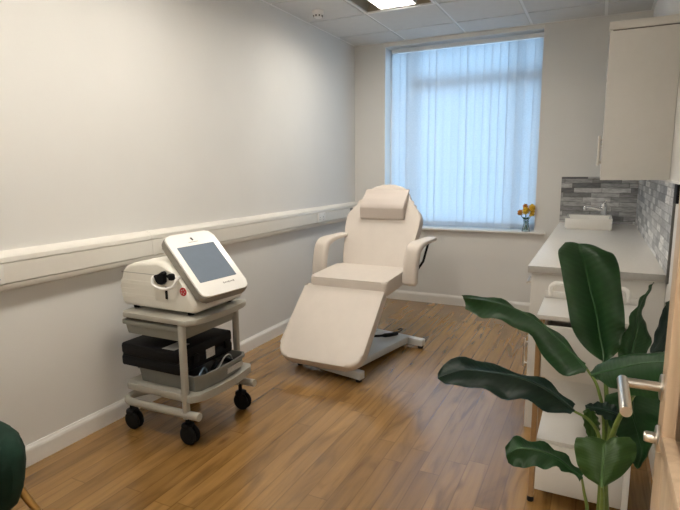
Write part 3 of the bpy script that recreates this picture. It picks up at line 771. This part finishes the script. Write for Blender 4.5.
cable([(.600, 2.00, .300), (.612, 2.06, .330), (.600, 2.12, .366), (.585, 2.19, .370), (.605, 2.25, .345), (.595, 2.29, .300)], .012, 'black', 'thick black cable looping out of the cart tray in front of the black case')
cable([(.585, 1.965, .300), (.600, 1.985, .345), (.596, 2.03, .378), (.580, 2.07, .345), (.575, 2.09, .300)], .006, 'bluegrey', 'thin blue cable lying in the near corner of the cart tray')
cable([(.610, 2.10, .310), (.616, 2.14, .360), (.605, 2.20, .388), (.590, 2.26, .375), (.580, 2.30, .320)], .004, 'label', 'thin grey cable lying over the black one in the cart tray')

# ================================================================== LASER MACHINE
lm = root('treatment_machine', 'cream tabletop treatment machine with tilted touch screen on the equipment cart', 'machine', (.36, 2.15, .68))
bm = BM()
pf = [(.150, .695), (.135, .715), (.133, .800), (.140, .855), (.158, .890), (.190, .915), (.240, .932), (.40, .948), (.44, .944), (.500, .898), (.560, .845), (.612, .790), (.640, .745), (.640, .710), (.622, .695)]
add_slab(bm, [(x, z) for x, z in pf], .40, (0, 2.340, 0), (1, 0, 0), (0, 0, 1), bev=.022, seg=3)
ob('housing', bm, 'cream', lm, smooth=35)
for yy, xx in ((1.99, .19), (1.99, .57), (2.29, .19), (2.29, .57)):
    ob('rubber_foot', add_lathe(BM(), [(0, 0), (.016, 0), (.017, .020), (0, .020)], xx, yy, .6755), 'rubber', lm)
YF = 1.940
bm = BM(); add_slab(bm, rrect(.245, .095, .006, 3, .265, .790), .004, (0, YF + .001, 0), (1, 0, 0), (0, 0, 1), bev=.0015, seg=1)
for z in (.762, .790, .818): add_box(bm, .150, .385, YF - .005, YF - .003, z - .0015, z + .0015)
ob('side_panel', bm, 'cream', lm, smooth=30)
bm = BM(); add_box(bm, .150, .52, YF - .0015, YF + .002, .8765, .8795); ob('seam', bm, 'mark', lm, smooth=0)
# cable hook with a black handpiece in it
bm = BM(); add_tube(bm, smooth_path([(.395, YF + .004, .872), (.395, YF - .022, .868), (.405, YF - .034, .838), (.445, YF - .038, .822), (.50, YF - .038, .822), (.54, YF - .034, .838), (.550, YF - .022, .868), (.550, YF + .004, .880)], 5), .008, 8)
ob('holder_hook', bm, 'creamlt', lm)
bm = BM(); add_slab(bm, [(.405, .880), (.418, .885), (.430, .862), (.437, .890), (.462, .905), (.472, .895), (.470, .850), (.455, .836), (.430, .838), (.418, .856)], .030, (0, YF, 0), (1, 0, 0), (0, 0, 1), bev=.004, seg=2)
ob('handpiece', bm, 'black', lm)
bm = BM(); add_tube(bm, [(.488, YF + .002, .880), (.490, YF - .012, .880)], .010, 10)
add_slab(bm, rrect(.030, .034, .010, 4, .515, .880), .022, (0, YF - .004, 0), (1, 0, 0), (0, 0, 1), bev=.004, seg=2)
add_box(bm, .488, .512, YF - .014, YF - .006, .876, .884)
ob('key_switch', bm, 'black', lm)
box_ob('card_slot', (.452, .468, YF - .002, YF + .002, .757, .822), 'black', lm)
st_ = BM(); add_lathe(st_, [(0, 0), (.022, 0), (.022, -.0015), (0, -.0016)], .572, YF + .0005, .806, axis='y'); st_ = ob('warning_sticker', st_, 'red', lm)
bm = BM()
for a in range(5):
    an = a * 2 * PI / 5; add_box(bm, .572 + .011 * math.cos(an) - .0025, .572 + .011 * math.cos(an) + .0025, YF - .0022, YF - .0012, .806 + .011 * math.sin(an) - .0025, .806 + .011 * math.sin(an) + .0025)
ob('sticker_print', bm, 'label', st_, smooth=0)
# display head
az, tl, rl = math.radians(-15.04), math.radians(47.7), math.radians(3.0)
dn = Vector((math.cos(tl) * math.cos(az), math.cos(tl) * math.sin(az), math.sin(tl)))
r_ = Vector((-math.sin(az), math.cos(az), 0)); u_ = dn.cross(r_)
dr_ = r_ * math.cos(rl) + u_ * math.sin(rl); du_ = -r_ * math.sin(rl) + u_ * math.cos(rl)
dc = Vector((.582, 2.117, .932)); DS = .955
bm = BM(); add_slab(bm, rrect(.309, .424, .038, 8), .042, dc - dn * .052, dr_, du_, bev=.010, seg=3)
dh = ob('display_head', bm, 'bezelside', lm, smooth=40)
bm = BM(); add_slab(bm, rrect(.303, .418, .038, 8), .012, dc - dn * .012, dr_, du_, bev=.007, seg=3)
ob('display_bezel', bm, 'creamlt', dh, smooth=40)
bm = BM(); add_slab(bm, rrect(.232, .240, .004, 3), .0015, dc - dn * .0002, dr_, du_)
ob('touch_screen', bm, 'lcd', dh, smooth=0)
def mark(name, shapes, m):
    bm = BM()
    for (a, b, w, h) in shapes: add_slab(bm, rrect(w, h, min(w, h) * .3, 2, a * DS, b * DS), .0012, dc - dn * .0002, dr_, du_)
    ob(name, bm, m, dh, smooth=0)
mark('maker_mark', [(0, .177, .012, .012), (.003, .168, .010, .012)], 'darkmark')
mark('maker_name', [(-.028 + .009 * k, .151, .0062, .004) for k in range(7)], 'mark')
mark('model_name', [(.012 + .011 * k, -.158, .0075, .0075 if k % 3 else .011) for k in range(7)], 'mark')
bm = BM(); add_slab(bm, rrect(.10, .12, .02, 4), .10, dc - dn * .150 - du_ * .01, dr_, du_, bev=.01); ob('display_neck', bm, 'cream', dh)

# ================================================================== WHITE TROLLEY
tx0, tx1, ty0, ty1 = 2.215, 2.580, 2.170, 2.500
tl_ = root('storage_trolley', 'white drawer trolley with metal corner posts behind the banana plant', 'trolley', (2.40, 2.335, 0))
for px in (tx0 + .008, tx1 - .008):
    for py in (ty0 + .012, ty1 - .012):
        ob('post', add_slab(BM(), rrect(.022, .022, .004, 3), .798 - .022, (px, py, .022), (1, 0, 0), (0, 1, 0)), 'post_reflect' if px < 2.3 else 'white', tl_, smooth=30)  # reflections painted on the posts: brown floor left, white right
        ob('foot', add_lathe(BM(), [(0, 0), (.013, 0), (.014, .012), (.010, .0225), (0, .0225)], px, py, 0), 'black', tl_)
bm = BM(); add_box(bm, tx0 - .004, tx1 + .004, ty0 + .012, ty1, .798, .818, bev=.003); add_box(bm, tx0 - .002, tx1 + .002, ty1 - .012, ty1, .818, .850, bev=.003)
ob('top_tray', bm, 'cab', tl_)
def tbox(name, z0, z1):
    d = BM(); x0, x1 = tx0 + .022, tx1 - .020
    add_box(d, x0, x1, ty0 + .002, ty0 + .016, z0, z1, bev=.002); add_box(d, x0, x0 + .012, ty0 + .016, ty1 - .006, z0, z1 - .010); add_box(d, x1 - .012, x1, ty0 + .016, ty1 - .006, z0, z1 - .010)
    add_box(d, x0, x1, ty1 - .018, ty1 - .006, z0, z1 - .010); add_box(d, x0, x1, ty0 + .016, ty1 - .018, z0, z0 + .012)
    return ob(name, d, 'cab', tl_)
tbox('drawer', .560, .778); tbox('drawer', .062, .275)
bm = BM(); add_box(bm, tx0 + .02, tx1 - .02, ty0 + .006, ty1 - .004, .276, .292, bev=.002); ob('shelf', bm, 'cab', tl_)
bm = BM(); add_box(bm, tx0 + .020, tx1 - .020, ty1 - .005, ty1 - .001, .30, .80); ob('back_panel', bm, 'cab', tl_)
bm = BM()
add_tube(bm, smooth_path([(2.235, ty1 - .006, .83), (2.236, ty1 - .006, .868), (2.252, ty1 - .006, .886), (2.28, ty1 - .006, .888), (2.50, ty1 - .006, .886), (2.530, ty1 - .006, .884), (2.545, ty1 - .006, .868), (2.546, ty1 - .006, .83)], 5), .009, 10)
ob('push_handle', bm, 'white', tl_)

# ================================================================== BANANA PLANT
LEAVES = {
 'a': [((2.442,1.849,0.775), (2.454,1.860,0.766), (2.465,1.842,0.777)), ((2.405,1.859,0.797), (2.450,1.877,0.794), (2.494,1.847,0.818)), ((2.362,1.868,0.844), (2.437,1.894,0.846), (2.505,1.851,0.865)), ((2.339,1.882,0.907), (2.421,1.911,0.919), (2.505,1.862,0.922)), ((2.321,1.900,0.989), (2.397,1.929,0.997), (2.491,1.881,1.002)), ((2.300,1.923,1.070), (2.373,1.946,1.082), (2.478,1.907,1.082)), ((2.290,1.949,1.118), (2.358,1.963,1.120), (2.459,1.940,1.116)), ((2.309,1.978,1.140), (2.353,1.980,1.140), (2.426,1.977,1.125))],
 'b': [((2.398,1.853,0.752), (2.405,1.820,0.748), (2.398,1.805,0.735)), ((2.354,1.898,0.791), (2.370,1.843,0.776), (2.341,1.818,0.717)), ((2.298,1.944,0.828), (2.317,1.866,0.817), (2.289,1.831,0.739)), ((2.233,1.978,0.855), (2.258,1.889,0.860), (2.249,1.849,0.798)), ((2.167,1.998,0.880), (2.194,1.911,0.890), (2.198,1.873,0.831)), ((2.103,2.003,0.907), (2.121,1.934,0.906), (2.121,1.904,0.854)), ((2.018,1.998,0.916), (2.038,1.957,0.911), (2.040,1.939,0.846)), ((1.952,1.986,0.916), (1.957,1.980,0.906), (1.970,1.977,0.864))],
 'c': [((2.374,1.783,0.632), (2.376,1.750,0.626), (2.368,1.739,0.619)), ((2.339,1.797,0.658), (2.345,1.746,0.652), (2.324,1.729,0.617)), ((2.289,1.816,0.687), (2.299,1.742,0.683), (2.279,1.718,0.627)), ((2.214,1.826,0.696), (2.230,1.739,0.710), (2.220,1.710,0.653)), ((2.129,1.825,0.708), (2.153,1.735,0.719), (2.154,1.705,0.646)), ((2.061,1.812,0.727), (2.085,1.731,0.719), (2.092,1.704,0.667)), ((2.002,1.790,0.737), (2.021,1.728,0.714), (2.024,1.707,0.664)), ((1.942,1.760,0.711), (1.963,1.724,0.687), (1.974,1.712,0.657)), ((1.934,1.726,0.685), (1.934,1.720,0.672), (1.944,1.718,0.664))],
 'd': [((2.415,1.686,0.451), (2.412,1.660,0.452), (2.410,1.649,0.448)), ((2.390,1.700,0.472), (2.383,1.653,0.475), (2.372,1.633,0.476)), ((2.350,1.712,0.493), (2.347,1.647,0.503), (2.339,1.619,0.489)), ((2.307,1.710,0.515), (2.306,1.640,0.520), (2.305,1.610,0.485)), ((2.253,1.692,0.525), (2.259,1.633,0.526), (2.262,1.608,0.478)), ((2.209,1.662,0.544), (2.221,1.627,0.520), (2.226,1.611,0.467)), ((2.185,1.624,0.519), (2.190,1.620,0.491), (2.197,1.618,0.467))],
 'e': [((2.454,1.557,0.500), (2.464,1.550,0.501), (2.474,1.557,0.503)), ((2.416,1.577,0.510), (2.463,1.563,0.524), (2.513,1.577,0.533)), ((2.396,1.595,0.533), (2.463,1.577,0.557), (2.541,1.595,0.576)), ((2.387,1.610,0.565), (2.464,1.590,0.582), (2.547,1.610,0.604)), ((2.386,1.620,0.592), (2.464,1.603,0.594), (2.539,1.620,0.625)), ((2.402,1.627,0.601), (2.466,1.617,0.600), (2.519,1.627,0.628)), ((2.431,1.631,0.604), (2.469,1.630,0.603), (2.496,1.631,0.619))],
 'f': [((2.416,1.568,0.825), (2.418,1.520,0.840), (2.421,1.513,0.838)), ((2.440,1.583,0.848), (2.443,1.497,0.862), (2.438,1.483,0.840)), ((2.474,1.594,0.864), (2.474,1.473,0.884), (2.466,1.455,0.837)), ((2.513,1.579,0.887), (2.510,1.450,0.909), (2.505,1.430,0.838)), ((2.551,1.536,0.915), (2.546,1.427,0.930), (2.547,1.410,0.844)), ((2.580,1.470,0.947), (2.578,1.403,0.943), (2.581,1.393,0.863)), ((2.596,1.388,0.976), (2.600,1.380,0.957), (2.603,1.379,0.893))],
 'g': [((2.490,1.789,0.813), (2.527,1.800,0.808), (2.565,1.818,0.821)), ((2.493,1.790,0.852), (2.532,1.810,0.851), (2.581,1.843,0.851)), ((2.506,1.792,0.902), (2.538,1.820,0.898), (2.571,1.866,0.895)), ((2.519,1.800,0.956), (2.537,1.830,0.950), (2.548,1.880,0.935)), ((2.539,1.815,0.996), (2.546,1.840,0.990), (2.554,1.882,0.975)), ((2.559,1.835,1.028), (2.562,1.850,1.022), (2.567,1.875,1.017)), ((2.573,1.858,1.047), (2.574,1.860,1.046), (2.576,1.863,1.043))],
 'h': [((2.464,1.773,0.688), (2.540,1.780,0.722), (2.617,1.762,0.731)), ((2.461,1.749,0.647), (2.538,1.765,0.662), (2.612,1.724,0.689)), ((2.487,1.730,0.594), (2.558,1.750,0.594), (2.600,1.700,0.628)), ((2.534,1.721,0.543), (2.572,1.735,0.539), (2.589,1.700,0.568)), ((2.553,1.719,0.496), (2.562,1.720,0.488), (2.569,1.717,0.495))],
 'i': [((2.510,1.735,0.657), (2.507,1.720,0.650), (2.502,1.713,0.639)), ((2.482,1.751,0.671), (2.482,1.713,0.660), (2.472,1.695,0.641)), ((2.443,1.740,0.674), (2.449,1.707,0.666), (2.438,1.690,0.659)), ((2.407,1.703,0.673), (2.407,1.700,0.671), (2.410,1.699,0.665))],
 'j': [((2.581,1.851,0.822), (2.586,1.840,0.820), (2.588,1.829,0.811)), ((2.593,1.885,0.873), (2.611,1.860,0.860), (2.611,1.835,0.829)), ((2.608,1.910,0.931), (2.626,1.880,0.899), (2.634,1.850,0.837)), ((2.619,1.921,0.969), (2.637,1.900,0.927), (2.652,1.879,0.850)), ((2.632,1.922,0.980), (2.646,1.920,0.943), (2.661,1.918,0.886))],
 'k': [((2.423,1.836,0.504), (2.435,1.840,0.502), (2.450,1.847,0.505)), ((2.408,1.837,0.544), (2.433,1.847,0.541), (2.457,1.865,0.534)), ((2.403,1.845,0.582), (2.424,1.853,0.587), (2.449,1.870,0.563)), ((2.413,1.859,0.600), (2.423,1.860,0.601), (2.432,1.861,0.592))],
}
STALKS = [
 ([(2.454, 1.86, 0.766), (2.465, 1.86, 0.688), (2.475, 1.84, 0.575), (2.477, 1.82, 0.37), (2.49, 1.82, 0.16)], 0.008),
 ([(2.405, 1.82, 0.748), (2.441, 1.82, 0.689), (2.467, 1.82, 0.565), (2.471, 1.81, 0.357), (2.47, 1.82, 0.16)], 0.006),
 ([(2.376, 1.75, 0.626), (2.424, 1.76, 0.597), (2.457, 1.78, 0.529), (2.468, 1.79, 0.367), (2.47, 1.79, 0.16)], 0.006),
 ([(2.412, 1.66, 0.452), (2.421, 1.68, 0.395), (2.434, 1.7, 0.317), (2.43, 1.76, 0.16)], 0.005),
 ([(2.464, 1.55, 0.501), (2.468, 1.57, 0.449), (2.471, 1.62, 0.353), (2.47, 1.74, 0.16)], 0.007),
 ([(2.527, 1.8, 0.808), (2.514, 1.82, 0.729), (2.489, 1.82, 0.587), (2.479, 1.82, 0.371), (2.5, 1.82, 0.16)], 0.006),
 ([(2.54, 1.78, 0.722), (2.519, 1.8, 0.727), (2.488, 1.8, 0.596), (2.482, 1.8, 0.383), (2.5, 1.79, 0.16)], 0.006),
 ([(2.507, 1.72, 0.65), (2.5, 1.76, 0.576), (2.479, 1.78, 0.376), (2.495, 1.78, 0.16)], 0.005),
 ([(2.586, 1.84, 0.82), (2.556, 1.82, 0.753), (2.501, 1.82, 0.572), (2.485, 1.82, 0.373), (2.51, 1.81, 0.16)], 0.006),
 ([(2.435, 1.84, 0.502), (2.449, 1.83, 0.467), (2.473, 1.82, 0.333), (2.48, 1.83, 0.16)], 0.004),
 ([(2.526, 1.44, 0.862), (2.516, 1.56, 0.77), (2.49, 1.68, 0.619), (2.478, 1.75, 0.429), (2.505, 1.78, 0.16)], 0.008),
]

pl = root('potted_plant', 'artificial banana plant with broad dark green leaves beside the door', 'plant', (2.49, 1.80, 0))
bm = BM(); add_lathe(bm, [(0, .001), (.085, .001), (.090, .006), (.108, .170), (.112, .178), (.106, .180), (.102, .172), (.098, .150), (0, .150)], 2.49, 1.80, 0)
ob('planter', bm, 'pot', pl)
ob('soil', add_lathe(BM(), [(0, .148), (.096, .150), (.09, .158), (.05, .166), (0, .168)], 2.49, 1.80, 0), 'soil', pl)
for pts, r in STALKS:
    sp = smooth_path(pts, 8); n = len(sp)
    ob('stalk', add_tube(BM(), sp, [r * (.65 + .75 * k / n) for k in range(n)], 8), 'stalk', pl, smooth=60)
def leaf_mesh(key, m):
    rf = .008 if key in 'bcd' else .0045
    rows = LEAVES[key]; N = 26; K = 7
    L_ = smooth_path([r[0] for r in rows], 12); C_ = smooth_path([r[1] for r in rows], 12); R_ = smooth_path([r[2] for r in rows], 12)
    pick = [int(round(i * (len(C_) - 1) / N)) for i in range(N + 1)]
    bm = BM(); uvl = bm.loops.layers.uv.new('UVMap'); grid = []; rnd = random.Random(key)
    ph = rnd.uniform(0, 6)
    for i, a in enumerate(pick):
        l, c, r = L_[a], C_[a], R_[a]; row = []
        d = (C_[min(a + 1, len(C_) - 1)] - C_[max(a - 1, 0)])
        nr = (r - l).cross(d); nr = nr.normalized() if nr.length > 1e-9 else Vector((0, -1, 0))
        for k in range(-K, K + 1):
            s = abs(k) / K; e = l if k < 0 else r
            wdt = (e - c).length
            p = c.lerp(e, s) + nr * (wdt * .16 * math.sin(PI * s))          # each half blade arches
            p += nr * (rf * s * s * math.sin(i * (.95 if rf > .006 else 1.15) + ph + (1.3 if k < 0 else 0)))   # ruffled rim
            row.append(bm.verts.new(p))
        grid.append(row)
    for i in range(N):
        for k in range(2 * K):
            f = bm.faces.new((grid[i][k], grid[i][k + 1], grid[i + 1][k + 1], grid[i + 1][k]))
            for lp, (a, b) in zip(f.loops, ((i, k), (i, k + 1), (i + 1, k + 1), (i + 1, k))): lp[uvl].uv = (a / N, b / (2 * K))
    bmesh.ops.solidify(bm, geom=bm.faces[:], thickness=.0016)
    lf = ob('leaf', bm, m, pl, smooth=70)
    mid = [C_[a] for a in pick[:-2]]; n = len(mid)
    ob('midrib', add_tube(BM(), mid, [.0048 * (1 - .8 * k / n) for k in range(n)], 6), m, lf, smooth=60)
for key, m in (('a', 'leaf'), ('b', 'leaf'), ('c', 'leafdark'), ('d', 'leaf'), ('e', 'leaflight'), ('f', 'leaf'), ('g', 'leaf'), ('h', 'leaf'), ('i', 'leafdark'), ('j', 'leafdark'), ('k', 'leaflight')):
    leaf_mesh(key, m)

# ================================================================== GREEN TUB CHAIR
gx, gy, GR = .385, .800, .335
gc = root('tub_chair', 'dark green velvet tub chair with splayed brass legs at the left edge', 'chair', (gx, gy, 0))
bm = BM(); NA = 56; rings = []
def wall_prof(th):                       # th 0 = back (towards the left wall); arms end at +-135 deg
    a = min(1, abs(th) / math.radians(75)); top = .62 - .155 * (3 * a * a - 2 * a ** 3)
    fl = 1 + .010 * math.cos(th * 30)
    e = max(0, abs(th) - math.radians(128)) / math.radians(12); q = .5 * e * e
    return [(r + (.29 - r) * q, z + (.34 - z) * q) for r, z in [(.20, .180), (.27, .188), (.302 * fl, .215), (.326 * fl, .275), (.337 * fl, .35), (.338 * fl, .40), (.330 * fl, top - .03), (.312, top - .007), (.285, top), (.257, top - .012), (.250, top - .04), (.255, .385), (.24, .33), (.20, .30)]]
for k in range(NA + 1):
    th = math.radians(-140) + math.radians(280) * k / NA; ang = PI + th
    rings.append([bm.verts.new((gx + r * math.cos(ang), gy + r * math.sin(ang), z)) for r, z in wall_prof(th)])
n = len(rings[0])
for a, b in zip(rings, rings[1:]):
    for k in range(n): bm.faces.new((a[k], a[(k + 1) % n], b[(k + 1) % n], b[k]))
bm.faces.new(rings[0]); bm.faces.new(rings[-1][::-1])
ob('shell', bm, 'velvet', gc, smooth=50)
ob('seat_cushion', add_lathe(BM(), [(0, .245), (.21, .245), (.235, .27), (.240, .33), (.24, .375), (.215, .400), (0, .410)], gx + .03, gy, 0, n=36), 'velvet', gc)
ob('seat_base', add_lathe(BM(), [(0, .182), (.20, .182), (.21, .192), (.21, .246), (0, .246)], gx, gy, 0, n=32), 'velvet', gc)
for s, t in ((1, 1), (1, -1), (-1, 1), (-1, -1)):
    ob('leg', add_tube(BM(), [(gx + s * .125, gy + t * .265, .265), (gx + s * .308, gy + t * .328, .004), (gx + s * .309, gy + t * .328, 0)], [.016, .009, .008], 12), 'gold', gc)

# ================================================================== OUTSIDE, LIGHT, CAMERA
wd = bpy.data.worlds.new('sky'); scn.world = wd; wd.use_nodes = True
bg = wd.node_tree.nodes['Background']; bg.inputs['Color'].default_value = (.41, .70, 1.0, 1); bg.inputs['Strength'].default_value = SKY
pt = bpy.data.lights.new('window_portal', 'AREA'); pt.shape = 'RECTANGLE'; pt.size = WX1 - WX0; pt.size_y = WZ1 - WZ0; pt.cycles.is_portal = True
po = bpy.data.objects.new('window_portal', pt); COL.objects.link(po); po.location = ((WX0 + WX1) / 2, D + .32, (WZ0 + WZ1) / 2); po.rotation_euler = (math.radians(-90), 0, 0)
lampm = M['lamp'].node_tree.nodes['Principled BSDF']; lampm.inputs['Emission Strength'].default_value = LAMP
# unseen ceiling lamp added in the corridor behind the camera
crl = root('unseen_corridor_light', 'unseen flat white ceiling light panel added in the corridor outside the doorway', 'ceiling light', (1.6, -.9, H + .2))
box_ob('panel', (1.3, 1.9, -1.2, -.6, H + .19, H + .219), 'lamp', crl)

cam = bpy.data.cameras.new('camera'); cam.sensor_width = 36; cam.lens = 522.5751 / 680 * 36; cam.clip_start = .02
co = bpy.data.objects.new('camera', cam); COL.objects.link(co)
pitch, yaw, roll = .1614, .4573, .0093
fwd = Vector((-math.sin(yaw) * math.cos(pitch), math.cos(yaw) * math.cos(pitch), -math.sin(pitch)))
rt = Vector((math.cos(yaw), math.sin(yaw), 0)); up = rt.cross(fwd)
Xc = rt * math.cos(roll) - up * math.sin(roll) * -1 if False else rt * math.cos(roll) - up * math.sin(roll)
Yc = up * math.cos(roll) + rt * math.sin(roll)
co.matrix_world = Matrix(((Xc.x, Yc.x, -fwd.x, 2.4015), (Xc.y, Yc.y, -fwd.y, 0), (Xc.z, Yc.z, -fwd.z, 1.4002), (0, 0, 0, 1)))
scn.camera = co
scn.view_settings.view_transform = 'Standard'; scn.view_settings.look = 'None'; scn.view_settings.gamma = 1; scn.view_settings.use_curve_mapping = False
scn.view_settings.exposure = EXPO
scn.cycles.use_denoising = True
scn.cycles.max_bounces = 10; scn.cycles.diffuse_bounces = 6; scn.cycles.transparent_max_bounces = 12
